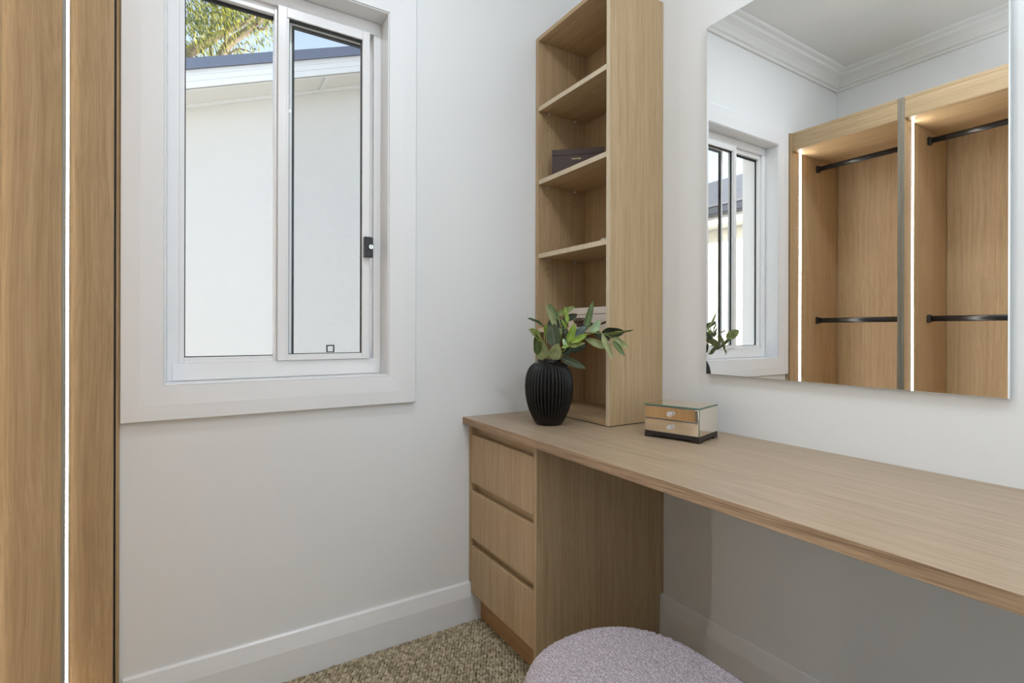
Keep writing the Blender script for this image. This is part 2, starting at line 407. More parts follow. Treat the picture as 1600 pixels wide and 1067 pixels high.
for y0, y1 in ((1.1800, 1.7185), (.6045, 1.1485)):
    for z in (1.150, 2.088):
        xr = -.468
        bm = bmesh.new(); pts = []
        for k in range(20):
            a = k / 20 * 2 * math.pi
            pts.append((xr + .0075 * math.cos(a), z + .015 * math.sin(a)))
        rail = prism('hanging_rail', pts, 'y', y0 + .004, y1 - .004, M['black'], wd)
        for p in rail.data.polygons: p.use_smooth = len(p.vertices) == 4
        bm.free()
        for ya, yb in ((y1 - .016, y1 - .0002), (y0 + .0002, y0 + .016)):
            box('rail_bracket', xr - .013, xr + .013, ya, yb, z - .021, z + .021, M['black'], rail, .003)

# ------------------------------------------------------------------ drawer cabinet under the worktop
cb = thing('drawer_cabinet', 'oak three-drawer cabinet with finger-pull gaps under the worktop', 'cabinet', (1.16, 1.51, 0))
CX, CT = .8908, .7325
def notched(y0, y1, z0): 
    return prism('side_panel', [(CX, z0), (1.4255, z0), (1.4255, .1405), (1.4455, .1405), (1.4455, CT), (CX, CT)], 'y', y0, y1, M['oak_z'], cb, .0006)
notched(1.2923, 1.3085, 0)
box('side_panel', CX, 1.4455, 1.7225, 1.7408, .1405, CT, M['oak_z'], cb)
for z0, z1 in ((.515, .695), (.308, .485), (.104, .280)):
    d = box('drawer', CX, CX + .018, 1.3098, 1.7210, z0, z1, M['oak_z'], cb, .0012)
    bm = bmesh.new()
    for a in ((CX + .0185, 1.40, 1.330, 1.342), (CX + .0185, 1.40, 1.690, 1.702)): bm_box(bm, a[0], a[1], a[2], a[3], z0 + .012, z1 - .045)
    bm_box(bm, CX + .0185, 1.40, 1.342, 1.690, z0 + .012, z0 + .022)
    finish(bm, 'drawer_box', M['oak_x'], d)
for z0, z1 in ((.670, .7322), (.470, .534), (.262, .327)):
    box('finger_rail', CX + .0215, CX + .034, 1.3090, 1.7220, z0, z1, M['oak_y'], cb)
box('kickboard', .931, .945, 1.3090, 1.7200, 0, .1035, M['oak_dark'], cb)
box('back_panel', 1.405, 1.415, 1.3090, 1.7200, .105, CT, M['oak_z'], cb)

# ------------------------------------------------------------------ worktop
wt = thing('worktop', 'long pale oak desk worktop running along the right wall', 'worktop', (1.155, .7, .7331))
DX, DZ0, DZ1 = .8641, .7331, .7586
box('top_board', DX + .0012, XR - .0005, -.55, YB - .0005, DZ0, DZ1, M['oak_sheen'], wt, .0010)
box('edge_band', DX, DX + .0011, -.55, YB - .0005, DZ0, DZ1, M['oak_edge'], wt, .0005)['label'] = 'darker striped oak front edge'
prism('end_panel', [(DX + .02, 0), (1.4255, 0), (1.4255, .1405), (XR - .001, .1405), (XR - .001, DZ0 - .0003), (DX + .02, DZ0 - .0003)], 'y', -.55, -.532, M['oak_z'], wt)

# ------------------------------------------------------------------ bookshelf tower standing on the worktop
tw_ = thing('shelf_tower', 'narrow oak shelf tower standing on the worktop in the corner', 'shelf', (1.317, 1.52, DZ1))
TX, TB, TT = 1.189, .7612, 2.266
XW = XR - .0008
box('painted_foot_shade', TX + .003, XW, 1.3015, 1.7375, DZ1 + .0001, TB, M['gasket'], tw_, 0)  # thin black sheet painting the shadow line under the tower
sp_ = box('side_panel', TX + .0008, XW, 1.2985, 1.3155, TB, TT, M['oak_z'], tw_)
box('edge_band', TX, TX + .0007, 1.2990, 1.3152, TB, TT, M['oak_glare'], sp_, 0)['label'] = 'front edging with glare painted in'
box('side_panel', TX, XW, 1.7180, 1.7350, TB, TT, M['oak_z'], tw_)
box('filler_strip', TX + .003, XW, 1.7352, 1.7408, TB, TT - .004, M['oak_z'], tw_)
box('top_panel', TX, XW, 1.3157, 1.7178, 2.249, TT, M['oak_y'], tw_)
box('bottom_panel', TX, XW, 1.3157, 1.7178, TB, .7800, M['oak_y'], tw_)
box('back_panel', 1.434, XW, 1.3157, 1.7178, .7802, 2.2488, M['oak_z'], tw_)
clear = mat('clear_plastic', (200, 196, 188), .25)
holes = bmesh.new()
for zt in (1.9833, 1.6877, 1.3912, 1.0934):
    sh_ = box('shelf', TX + .0018, 1.4335, 1.3162, 1.7173, zt - .018, zt, M['oak_y'], tw_)
    box('edge_band', TX + .001, TX + .0017, 1.3164, 1.7171, zt - .0178, zt - .0002, M['oak_glare'], sh_, 0)
    for x in (1.236, 1.372):
        pin = bmesh.new(); tube_bm(pin, [(x, 1.7178, zt - .0225), (x, 1.709, zt - .0225)], .0038, 10); tube_bm(pin, [(x, 1.709, zt - .0225), (x, 1.7065, zt - .0225)], .0052, 10)
        finish(pin, 'shelf_pin', clear, tw_)
        for dz in (-.055, -.087, .016):
            tube_bm(holes, [(x, 1.7182, zt + dz), (x, 1.7177, zt + dz)], .0022, 8)
h_ = finish(holes, 'peg_holes', mat('peg_hole_shadow', (48, 34, 22), .9), tw_); h_['kind'] = 'stuff'

# ------------------------------------------------------------------ mirror
my0, my1, mz0, mz1 = .3662, 1.0965, .9435, 2.068
mr = thing('wall_mirror', 'large frameless rectangular mirror on the wall above the worktop', 'mirror', (1.426, .73, (mz0 + mz1) / 2), None, .005)
ly0, ly1, lz = my0 - .73, my1 - .73, (mz1 - mz0) / 2
bm = bmesh.new()
vs_ = [bm.verts.new((0, y, z)) for y, z in ((ly0, -lz), (ly1, -lz), (ly1, lz), (ly0, lz))]
bm.faces.new(vs_); bm.faces.ensure_lookup_table()
finish(bm, 'mirror_face', M['mirror'], mr, world=False)
bm = bmesh.new(); e = .0022
o4 = [(ly0 - e, -lz - e), (ly1 + e, -lz - e), (ly1 + e, lz + e), (ly0 - e, lz + e)]; i4 = [(ly0, -lz), (ly1, -lz), (ly1, lz), (ly0, lz)]
F = [bm.verts.new((0, *p)) for p in i4]; B1 = [bm.verts.new((.0022, *p)) for p in o4]; B2 = [bm.verts.new((.0155, *p)) for p in o4]
for i in range(4):
    j = (i + 1) % 4
    bm.faces.new((F[i], F[j], B1[j], B1[i])); bm.faces.new((B1[i], B1[j], B2[j], B2[i]))
bm.faces.new(B2)
finish(bm, 'polished_edge', M['mirror_edge'], mr, world=False)

# ------------------------------------------------------------------ vase
vx, vy = 1.0545, 1.4560
vase = thing('vase', 'black ribbed ceramic vase on the worktop, holding green sprigs', 'vase', (vx, vy, DZ1))
pf = [(.0, .0), (.040, .0), (.0450, .0012), (.0512, .0105), (.0590, .0255), (.0700, .050), (.0772, .0747), (.0818, .0994), (.0838, .130), (.0820, .155), (.0785, .173), (.0720, .190), (.0640, .201), (.0530, .210), (.0450, .2135), (.0420, .2150), (.0412, .2195), (.0418, .2228), (.0400, .2240), (.0375, .2225), (.0370, .212), (.052, .195), (.070, .16), (.074, .12), (.060, .05), (.036, .012), (0, .010)]
seg = 320; ribs = 40
V = []; 
for r, z in pf[1:-1]:
    w = max(0, min(1, (z - .010) / .03)) * max(0, min(1, (.2125 - z) / .012)); inside = False
    V.append((r, z, w))
outer_n = 17
verts = []
for i, (r, z, w) in enumerate(V):
    ww = w if i < outer_n - 1 else 0
    a = np.linspace(0, 2 * np.pi, seg, endpoint=False)
    rr = r * (1 - .105 * ww * (1 - np.abs(np.cos(a * ribs / 2)) ** .9))
    verts += [(x, y, z) for x, y in zip(rr * np.cos(a), rr * np.sin(a))]
ff = []; cc = []
for i in range(len(V) - 1):
    for k in range(seg):
        ff += [i * seg + k, i * seg + (k + 1) % seg, (i + 1) * seg + (k + 1) % seg, (i + 1) * seg + k]; cc.append(4)
ff += list(range(seg))[::-1]; cc.append(seg)
ff += [(len(V) - 1) * seg + k for k in range(seg)]; cc.append(seg)
np_mesh('body', verts, ff, cc, mat('black_glazed_ceramic', (14, 12, 11), .27, spec=.38), vase, True)

# ------------------------------------------------------------------ sprigs of leaves in the vase
def leaf_mat(name, c, back, rough=.42):
    m = mat(name, c, rough, spec=.32); N, L, b = nodes(m)
    g = N.new('ShaderNodeNewGeometry'); mx = N.new('ShaderNodeMix'); mx.data_type = 'RGBA'
    mx.inputs['A'].default_value = srgb(*c); mx.inputs['B'].default_value = srgb(*back)
    L.new(g.outputs['Backfacing'], mx.inputs['Factor'])
    tc = N.new('ShaderNodeTexCoord'); n = N.new('ShaderNodeTexNoise'); n.inputs['Scale'].default_value = 60; n.inputs['Detail'].default_value = 3
    L.new(tc.outputs['Object'], n.inputs['Vector'])
    # pale midrib along the middle of the blade
    sep = N.new('ShaderNodeSeparateXYZ'); L.new(tc.outputs['Object'], sep.inputs[0])
    ab = N.new('ShaderNodeMath'); ab.operation = 'ABSOLUTE'; L.new(sep.outputs['Y'], ab.inputs[0])
    rb = N.new('ShaderNodeMapRange'); rb.inputs['From Min'].default_value = .0005; rb.inputs['From Max'].default_value = .0013; rb.inputs['To Min'].default_value = .7; rb.inputs['To Max'].default_value = 0
    L.new(ab.outputs[0], rb.inputs['Value'])
    mv = N.new('ShaderNodeMix'); mv.data_type = 'RGBA'; mv.inputs['B'].default_value = srgb(*[min(255, int(v * .55 + 90)) for v in c])
    L.new(rb.outputs[0], mv.inputs['Factor']); L.new(mx.outputs['Result'], mv.inputs['A']); mx = mv
    hs = N.new('ShaderNodeHueSaturation'); mr_ = N.new('ShaderNodeMapRange'); mr_.inputs['To Min'].default_value = .75; mr_.inputs['To Max'].default_value = 1.25
    L.new(n.outputs['Fac'], mr_.inputs['Value']); L.new(mr_.outputs[0], hs.inputs['Value']); L.new(mx.outputs['Result'], hs.inputs['Color']); L.new(hs.outputs[0], b.inputs['Base Color'])
    return m
LM = {'dark': leaf_mat('dark_green_leaf', (62, 72, 46), (112, 124, 86)), 'deep': leaf_mat('deep_green_leaf', (42, 52, 34), (100, 114, 80)),
      'mid': leaf_mat('mid_green_leaf', (84, 104, 56), (126, 142, 94)), 'bright': leaf_mat('bright_green_leaf', (122, 146, 44), (144, 160, 78)),
      'olive': leaf_mat('olive_green_leaf', (112, 122, 58), (140, 150, 96)), 'pale': leaf_mat('pale_green_leaf', (146, 156, 108), (146, 156, 108)),
      'mint': leaf_mat('mint_green_leaf', (164, 192, 150), (164, 192, 150)), 'blue': leaf_mat('blue_green_leaf', (76, 92, 84), (114, 130, 108), .27)}
M['stem'] = mat('pale_green_stem', (150, 160, 84), .5)
CAMP = Vector((0, 0, 1.08)); yaw = R(31.8174)
RT = Vector((math.cos(yaw), -math.sin(yaw), 0)); FW = Vector((math.sin(yaw), math.cos(yaw), 0)); UP = Vector((0, 0, 1))
D0 = 1.794                                          # distance of the vase mouth
def at(cx_, cy_, dd):                               # a spot measured in the close-up of the bouquet -> place in the room
    px, py = 815 + cx_ / 8.891, 465 + cy_ / 8.891
    d = D0 + dd
    return CAMP + FW * d + RT * ((px - 800.2) / 808.2 * d) - UP * ((py - 517.1) / 808.2 * d)
def leaf_mesh(length, width, bend, fold, roundness=.5):
    nl, nw = 14, 7
    vv = []
    for i in range(nl + 1):
        t = i / nl
        wv = width / 2 * (t ** .72 * (1 - t) ** .95 / .4215 if 0 < t < 1 else 0) * (1 + .05 * math.sin(9 * t)) + .0005
        for j in range(nw):
            s_ = (j / (nw - 1) - .5) * 2
            z = bend * length * (t * t - t * .2) + abs(s_) ** 1.3 * wv * (fold + .12) + .0012 * math.sin(11 * t + 2 * s_)
            if abs(s_) < .1: z -= width * .025
            vv.append((length * t, s_ * wv, z))
    fs = []
    for i in range(nl):
        for j in range(nw - 1):
            a = i * nw + j; fs += [a, a + nw, a + nw + 1, a + 1]
    return vv, fs, [4] * (nl * (nw - 1))
def sprig(label, leaves, stem):
    root = at(*stem[0])
    t = thing('leafy_sprig', label, 'sprig', root, 'green sprigs in the black vase')
    pts = [at(*s_) - root for s_ in stem]
    # smooth the stem
    for _ in range(2):
        q = [pts[0]]
        for a, b in zip(pts, pts[1:]): q += [a * .75 + b * .25, a * .25 + b * .75]
        pts = q + [pts[-1]]
    tube('stem', pts, [.0022 - .0012 * i / (len(pts) - 1) for i in range(len(pts))], M['stem'], t, 6, world=False)
    for (bx, by, bd, tx, ty, td, wpx, mk, roll, bend, fold) in leaves:
        a, b = at(bx, by, bd), at(tx, ty, td)
        L_ = (b - a).length; wd_ = 1.2 * wpx / 8.891 / 808.2 * (D0 + bd)
        X = (b - a).normalized(); view = (CAMP - a).normalized()
        Z = (view - X * view.dot(X)).normalized(); Z = Matrix.Rotation(roll, 3, X) @ Z; Y = Z.cross(X)
        # petiole to the nearest point of the stem
        o = np_mesh('leaf', *leaf_mesh(L_, wd_ / max(.35, abs(math.cos(roll))), bend, fold), LM[mk], t, True)
        o.matrix_local = Matrix.Translation(a - root) @ Matrix((X, Y, Z)).transposed().to_4x4()
        near = min(pts, key=lambda p: (p + root - a).length)
        if (near + root - a).length > .003:
            tube('petiole', [near, (near + a - root) / 2 + Vector((0, 0, .002)), a - root + X * .004], [.0010, .0009, .0008], M['stem'], t, 5, world=False)
    return t
# base x, y, depth, tip x, y, depth, width, colour, roll, bend, fold
sprig('sprig arching right from the vase, big dark leaf and drooping pale leaves', [
    (1110, 490, -.105, 1440, 475, -.125, 165, 'deep', .25, -.05, .10), (1150, 498, -.125, 1556, 428, -.15, 34, 'olive', 1.2, .05, .3),
    (1280, 548, -.125, 1482, 695, -.155, 92, 'pale', .2, -.06, .2), (1268, 598, -.13, 1436, 806, -.16, 84, 'mid', -.3, -.05, .2),
    (1118, 496, -.125, 1266, 852, -.155, 84, 'pale', .3, -.04, .2), (1200, 690, -.13, 890, 566, -.06, 118, 'pale', -.2, .05, .15),
    (960, 476, -.10, 1098, 305, -.115, 120, 'mint', .3, -.05, .25), (1000, 470, -.07, 1230, 590, -.105, 90, 'deep', .2, -.05, .1)],
    [(430, 1150, .005), (455, 860, -.01), (700, 610, -.06), (960, 480, -.09), (1120, 490, -.112), (1250, 545, -.122), (1290, 590, -.128)])
sprig('sprig with the tallest upright leaf and a long blue-green leaf, leaning right', [
    (880, 470, -.03, 996, 38, -.02, 104, 'mid', .15, -.04, .12), (695, 600, -.05, 905, 378, -.05, 140, 'blue', -.3, -.06, .12),
    (690, 745, -.03, 908, 655, -.04, 104, 'deep', .1, -.05, .15), (545, 838, -.05, 903, 975, -.07, 118, 'dark', -.2, -.10, .12)],
    [(450, 1150, .0), (470, 870, -.01), (560, 800, -.02), (700, 640, -.03), (880, 470, -.03)])
sprig('sprig of small bright yellow-green leaves in the middle of the bouquet', [
    (648, 632, -.08, 742, 352, -.08, 112, 'bright', .25, -.05, .25), (690, 645, -.085, 928, 488, -.08, 92, 'bright', -.3, -.06, .25),
    (655, 672, -.09, 884, 628, -.10, 66, 'olive', .3, -.06, .3), (625, 640, -.06, 622, 405, -.05, 78, 'dark', .4, -.04, .2),
    (610, 722, -.09, 578, 562, -.10, 62, 'mint', .7, -.03, .3), (655, 670, -.09, 560, 690, -.11, 40, 'bright', .5, -.1, .3)],
    [(440, 1150, -.005), (480, 870, -.02), (580, 760, -.06), (640, 660, -.08), (630, 560, -.07)])
sprig('sprig with the broadest dark grey-green leaf, standing upright at bouquet centre', [
    (468, 690, -.09, 414, 332, -.08, 222, 'dark', .1, -.05, .10), (440, 862, -.075, 512, 640, -.115, 190, 'pale', -.15, -.10, .12),
    (565, 520, -.03, 488, 236, -.01, 118, 'deep', .3, -.05, .1), (410, 470, -.03, 445, 262, -.01, 150, 'dark', .2, -.04, .1),
    (575, 800, -.06, 705, 690, -.08, 120, 'deep', -.3, -.05, .1)],
    [(420, 1150, -.01), (430, 880, -.03), (460, 740, -.07), (470, 600, -.06), (500, 460, -.04)])
sprig('sprig leaning left over the vase rim with broad pale-backed leaves', [
    (300, 862, -.075, 262, 590, -.13, 190, 'pale', .15, -.06, .12), (232, 790, -.10, 204, 515, -.17, 130, 'mid', .35, -.05, .12),
    (265, 590, -.14, 122, 436, -.19, 100, 'olive', .95, -.08, .2), (316, 404, -.06, 104, 270, -.10, 38, 'dark', 1.25, -.10, .2),
    (345, 540, -.05, 328, 370, -.05, 76, 'bright', .5, -.05, .2)],
    [(410, 1150, -.01), (395, 890, -.03), (360, 720, -.06), (290, 580, -.12), (180, 450, -.16)])
sprig('sprig of narrow light leaves fanning at the bouquet top left', [
    (500, 300, -.03, 376, 72, -.03, 92, 'mid', .4, -.05, .2), (488, 430, -.07, 338, 92, -.11, 86, 'pale', .3, -.05, .2),
    (494, 246, -.02, 748, 112, .0, 96, 'olive', -.2, -.06, .15), (640, 366, -.04, 604, 126, -.03, 62, 'bright', .5, -.05, .2),
    (570, 324, -.01, 780, 224, .02, 108, 'deep', -.2, -.05, .1), (628, 436, -.05, 558, 298, -.06, 44, 'bright', .4, -.05, .2),
    (535, 520, -.06, 535, 425, -.07, 44, 'pale', .6, -.05, .3)],
    [(445, 1150, .01), (460, 870, .0), (540, 600, -.04), (570, 460, -.04), (520, 300, -.03), (500, 240, -.02)])

# ------------------------------------------------------------------ mirrored jewellery box
jb = thing('jewellery_box', 'small mirrored two-drawer jewellery box with crystal knobs on black base', 'box', (1.2715, 1.0700, DZ1), None, math.atan2(-.964, .265))
LX, LY = .0845, .0655
def jbox(n, x0, x1, y0, y1, z0, z1, m, b=.0006, p=None): return box(n, x0, x1, y0, y1, z0, z1, m, p or jb, b, world=False)
# base: plinth frame with bracket feet
bm = bmesh.new()
def skirt(a0, a1, z1, fixed, t, ax):
    pts = [(a0, 0), (a0 + .020, 0), (a0 + .024, .007), (a1 - .024, .007), (a1 - .020, 0), (a1, 0), (a1, z1), (a0, z1)]
    f = (lambda p, c: (p[0], c, p[1])) if ax == 'x' else (lambda p, c: (c, p[0], p[1]))
    A = [bm.verts.new(f(p, fixed)) for p in pts]; B = [bm.verts.new(f(p, fixed + t)) for p in pts]
    for q in ((0, 1, 2, 7), (2, 3, 6, 7), (3, 4, 5, 6)):
        bm.faces.new([A[i] for i in q]); bm.faces.new([B[i] for i in q[::-1]])
    for i in range(8): bm.faces.new((A[i], A[(i + 1) % 8], B[(i + 1) % 8], B[i]))
skirt(-LX - .001, LX + .001, .0195, -LY - .001, .006, 'x'); skirt(-LX - .001, LX + .001, .0195, LY - .005, .006, 'x')
skirt(-LY + .0055, LY - .0055, .0195, -LX - .001, .006, 'y'); skirt(-LY + .0055, LY - .0055, .0195, LX - .005, .006, 'y')
finish(bm, 'base', M['black_base'], jb, world=False)['label'] = 'black base with bracket feet'
jbox('carcass', -LX + .002, LX - .002, -LY + .003, LY - .002, .0195, .0960, M['black_base'])
# side mirrors, back
jbox('side_mirror', LX - .0019, LX + .0010, -LY + .0006, LY, .0198, .0965, M['mirror_small'], .0004)
jbox('side_mirror', -LX - .0010, -LX + .0019, -LY + .0006, LY, .0198, .0965, M['mirror_small'], .0004)
jbox('corner_bead', LX - .0028, LX + .0014, -LY - .0004, -LY + .0004, .0198, .0965, M['glass_edge'], 0)
lid = jbox('lid', -LX - .0022, LX + .0022, -LY - .0024, LY + .0022, .0966, .1008, M['glass_edge'], .0010)
jbox('lid_mirror', -LX + .001, LX - .001, -LY + .001, LY - .001, .1009, .1012, M['mirror_small'], 0, lid)
crystal = bpy.data.materials.new('cut_crystal'); crystal.use_nodes = True
b_ = crystal.node_tree.nodes['Principled BSDF']; b_.inputs['Transmission Weight'].default_value = .75; b_.inputs['Roughness'].default_value = .02; b_.inputs['IOR'].default_value = 1.6; b_.inputs['Base Color'].default_value = (.97, .98, 1, 1); b_.inputs['Specular IOR Level'].default_value = 1
for z0, z1 in ((.0200, .0572), (.0595, .0955)):
    dr = jbox('drawer', -LX + .0012, LX - .0008, -LY - .0008, -LY + .0022, z0, z1, M['black_base'], .0003)
    jbox('mirror_front', -LX + .0030, LX - .0022, -LY - .0014, -LY - .0009, z0 + .002, z1 - .002, M['mirror_small'], 0, dr)
    jbox('bevel_strip', -LX + .0012, LX - .0008, -LY - .0012, -LY - .0009, z0, z0 + .0019, M['mirror_edge'], 0, dr)
    jbox('bevel_strip', -LX + .0012, LX - .0008, -LY - .0012, -LY - .0009, z1 - .0019, z1, M['mirror_edge'], 0, dr)
    for xa, xb in ((-LX + .0012, -LX + .0029), (LX - .0021, LX - .0008)): jbox('bevel_strip', xa, xb, -LY - .0013, -LY - .0010, z0 + .002, z1 - .002, M['mirror_edge'], 0, dr)
    bm = bmesh.new(); bmesh.ops.create_icosphere(bm, subdivisions=2, radius=.0086); bmesh.ops.scale(bm, vec=(1, .75, 1), verts=bm.verts[:])
    bmesh.ops.translate(bm, vec=(0, -LY - .0118, (z0 + z1) / 2), verts=bm.verts[:])
    finish(bm, 'knob', crystal, dr, world=False)
    bm = bmesh.new(); tube_bm(bm, [(0, -LY - .0014, (z0 + z1) / 2), (0, -LY - .0065, (z0 + z1) / 2)], .0032, 12)
    finish(bm, 'knob_stem', M['chrome'], dr, world=False)

# ------------------------------------------------------------------ things on the tower shelves
zS2 = 1.6877 + .0004
ca, cbp = Vector((1.2140, 1.6580)), Vector((1.3620, 1.5200))
mid = (ca + cbp) / 2; dirv = (cbp - ca); wlen = dirv.length; ang = math.atan2(dirv.y, dirv.x)
kb = thing('presentation_box', 'dark brown presentation box with small gold lettering on an upper shelf', 'box', (mid.x, mid.y, zS2), None, ang)
m_card = bump(mat('dark_brown_card', (66, 49, 42), .6), 300, .1)
box('box_body', -wlen / 2, wlen / 2, 0, .030, 0, .085, m_card, kb, .0008, world=False)
box('box_lid', -wlen / 2 - .0008, wlen / 2 + .0008, -.0008, .0308, .0853, .1085, m_card, kb, .0008, world=False)
fc = bpy.data.curves.new('lettering', 'FONT'); fc.body = 'TOM FORD'; fc.size = .0075; fc.align_x = 'CENTER'; fc.extrude = .0002; fc.offset = .00012
fo = bpy.data.objects.new('lettering_tmp', fc); COL.objects.link(fo)
bpy.context.view_layer.update()
me = bpy.data.meshes.new_from_object(fo.evaluated_get(bpy.context.evaluated_depsgraph_get())); bpy.data.objects.remove(fo)
me.name = 'lettering'; me.materials.clear()
lt = new_obj('lettering', me, mat('gold_foil', (232, 208, 150), .35, .2), kb)
lt.location = (-.006, -.0010, .0665); lt.rotation_euler = (R(90), 0, 0); lt.scale = (.98, 1, 1)
lt['label'] = 'small gold lettering'

zS4 = 1.0934 + .0004
m_cream = bump(mat('cream_linen', (232, 223, 212), .75), 500, .25)
cr = thing('keepsake_box', 'cream fabric-covered box on the shelf behind the sprigs', 'box', (1.366, 1.505, zS4))
box('box_body', 1.302, 1.430, 1.345, 1.665, zS4, zS4 + .050, m_cream, cr, .002)
box('box_lid', 1.300, 1.4315, 1.343, 1.667, zS4 + .0505, zS4 + .078, m_cream, cr, .003)
hb = thing('beaded_headband', 'dark curved headband with bronze beads before the cream box', 'headband', (1.243, 1.48, zS4))
arc = []
for k in range(25):
    a = R(-105 + 210 * k / 24)
    arc.append((1.243 + .040 * (1 - math.cos(a)) * .55, 1.470 + .112 * math.sin(a) * 1.0, zS4 + .006 + .030 * (1 - math.cos(a)) * 1.2))
tube('band', arc, .0035, mat('dark_metal_band', (48, 36, 30), .35, .3), hb, 8)
gold = mat('gold_edge', (196, 160, 104), .3, .7)
tube('gold_edge', [(x, y, z + .0040) for x, y, z in arc], .0014, gold, hb, 6)
bronze = mat('bronze_bead', (92, 74, 62), .3, .55)
bd = bmesh.new(); bmesh.ops.create_icosphere(bd, subdivisions=2, radius=.0095); bmesh.ops.scale(bd, vec=(.75, .85, 1.1), verts=bd.verts[:])
bead_me = bpy.data.meshes.new('bead'); bd.to_mesh(bead_me); bd.free(); bead_me.materials.append(bronze)
for k in range(5):
    for row in range(2):
        o = bpy.data.objects.new('bead', bead_me); COL.objects.link(o); o.parent = hb
        o.location = (-.012 + .004 * row, .046 - k * .0185 - .006 * row, .0115 + .0155 * (1 - row)); o.rotation_euler = (.3 * k, .2, .5 * k)

zS3 = 1.3912 + .0003
br = thing('bead_bracelet', 'tiny sparkling bead bracelet lying at the right shelf end', 'bracelet', (1.213, 1.338, zS3))
bd = bmesh.new(); bmesh.ops.create_icosphere(bd, subdivisions=1, radius=.0030)
pm_ = bpy.data.meshes.new('bead'); bd.to_mesh(pm_); bd.free(); pm_.materials.append(mat('pearl', (226, 220, 204), .2, .2))
for k in range(20):
    a = k / 20 * 2 * math.pi
    o = bpy.data.objects.new('bead', pm_); COL.objects.link(o); o.parent = br; o.location = (.019 * math.cos(a), .019 * math.sin(a), .0030)

# ------------------------------------------------------------------ ottoman
ot = thing('ottoman', 'rounded lilac boucle ottoman on the carpet in front of the desk', 'ottoman', (.686, .50, 0))
bc = mat('lilac_boucle', (196, 186, 196), .95, spec=.1)
N, L, b = nodes(bc)
tc = N.new('ShaderNodeTexCoord'); vo = N.new('ShaderNodeTexVoronoi'); vo.inputs['Scale'].default_value = 230
nz = N.new('ShaderNodeTexNoise'); nz.inputs['Scale'].default_value = 420; nz.inputs['Detail'].default_value = 3
L.new(tc.outputs['Object'], vo.inputs['Vector']); L.new(tc.outputs['Object'], nz.inputs['Vector'])
cr_ = N.new('ShaderNodeValToRGB'); cr_.color_ramp.elements[0].color = srgb(124, 114, 116); cr_.color_ramp.elements[1].color = srgb(198, 189, 194); cr_.color_ramp.elements[0].position = .3; cr_.color_ramp.elements[1].position = .68
L.new(nz.outputs['Fac'], cr_.inputs[0]); L.new(cr_.outputs[0], b.inputs['Base Color'])
bp = N.new('ShaderNodeBump'); bp.inputs['Strength'].default_value = .5; bp.inputs['Distance'].default_value = .002
mm = N.new('ShaderNodeMath'); mm.operation = 'SUBTRACT'; L.new(nz.outputs['Fac'], mm.inputs[0]); L.new(vo.outputs['Distance'], mm.inputs[1])
L.new(mm.outputs[0], bp.inputs['Height']); L.new(bp.outputs[0], b.inputs['Normal'])
# outline: pill along y, half width .185; profile: domed top, rolled edge, soft side
def outline(s_, k):                                 # s_ inset scale, k 0..1 around
    hw, hl, cap = .185, .185, .195
    a = k * 2 * math.pi
    ca_, sa_ = math.cos(a), math.sin(a)
    x = hw * math.copysign(abs(ca_) ** .88, ca_); y = cap * math.copysign(abs(sa_) ** .88, sa_)
    return x * s_, (y * s_ + math.copysign(hl * s_, sa_) if abs(sa_) > 1e-9 else 0)
NA = 720
ring_prof = []
for i in range(1, 84): ring_prof.append((i / 84 * .90, .438 + .006 * (1 - (i / 84) ** 2)))
for i in range(0, 19):
    a = i / 18 * math.pi / 2
    ring_prof.append((.90 + .10 * math.sin(a), .402 + .036 * math.cos(a)))
for i in range(1, 60): ring_prof.append((1.0 + .012 * math.sin(i / 59 * math.pi), .402 - .0030 * i))
for i in range(1, 14): ring_prof.append((1.0 - .02 * i / 13, .225 - .016 * i))
P0 = []
kk = np.arange(NA) / NA
ol = np.array([outline(1, k) for k in kk])
for s_, z in ring_prof:
    P0.append(np.column_stack([ol[:, 0] * s_, ol[:, 1] * s_, np.full(NA, z)]))
P = np.array(P0)
Tn = np.gradient(P, axis=0); Ta = np.roll(P, -1, 1) - np.roll(P, 1, 1)
Nn = np.cross(Ta, Tn); Nn /= (np.linalg.norm(Nn, axis=2, keepdims=True) + 1e-9)
if Nn[0, 0, 2] < 0: Nn = -Nn
flat = P.reshape(-1, 3)
rng = np.random.default_rng(3)
# loop pile: hash-grid cellular noise in numpy
def cellular(p, cs):
    g = np.floor(p / cs).astype(np.int64); best = np.full(len(p), 9.0)
    for dx in (-1, 0, 1):
        for dy in (-1, 0, 1):
            for dz in (-1, 0, 1):
                c = g + np.array([dx, dy, dz])
                h = (c[:, 0] * 73856093) ^ (c[:, 1] * 19349663) ^ (c[:, 2] * 83492791)
                j = np.stack([((h >> s_) & 1023) / 1023.0 for s_ in (0, 7, 13)], 1)
                d = np.linalg.norm(p / cs - (c + j), axis=1); best = np.minimum(best, d)
    return best
cel = cellular(flat, .0068); cel2 = cellular(flat + 5, .0036)
disp = .0054 * (1 - np.clip(cel, 0, 1)) + .0012 * (1 - np.clip(cel2, 0, 1))
flat = flat + Nn.reshape(-1, 3) * disp[:, None]
top = np.array([[0, 0, .445]]); nr = len(ring_prof)
verts = np.vstack([flat, top])
i0 = (np.arange(nr - 1)[:, None] * NA + np.arange(NA)[None]).ravel(); i1 = (np.arange(nr - 1)[:, None] * NA + (np.arange(NA)[None] + 1) % NA).ravel()
quads = np.column_stack([i0, i0 + NA, i1 + NA, i1]).ravel()
k0 = np.arange(NA); tris = np.column_stack([k0, (k0 + 1) % NA, np.full(NA, len(flat))]).ravel()
np_mesh('cover', verts, np.concatenate([quads, tris]), np.concatenate([np.full(len(i0), 4), np.full(NA, 3)]), bc, ot, True)
for x in (-.12, .12):
    for y in (-.28, .28): disc('foot', (.686 + x, .50 + y, .0005), .018, .020, 'z', M['black'], ot)

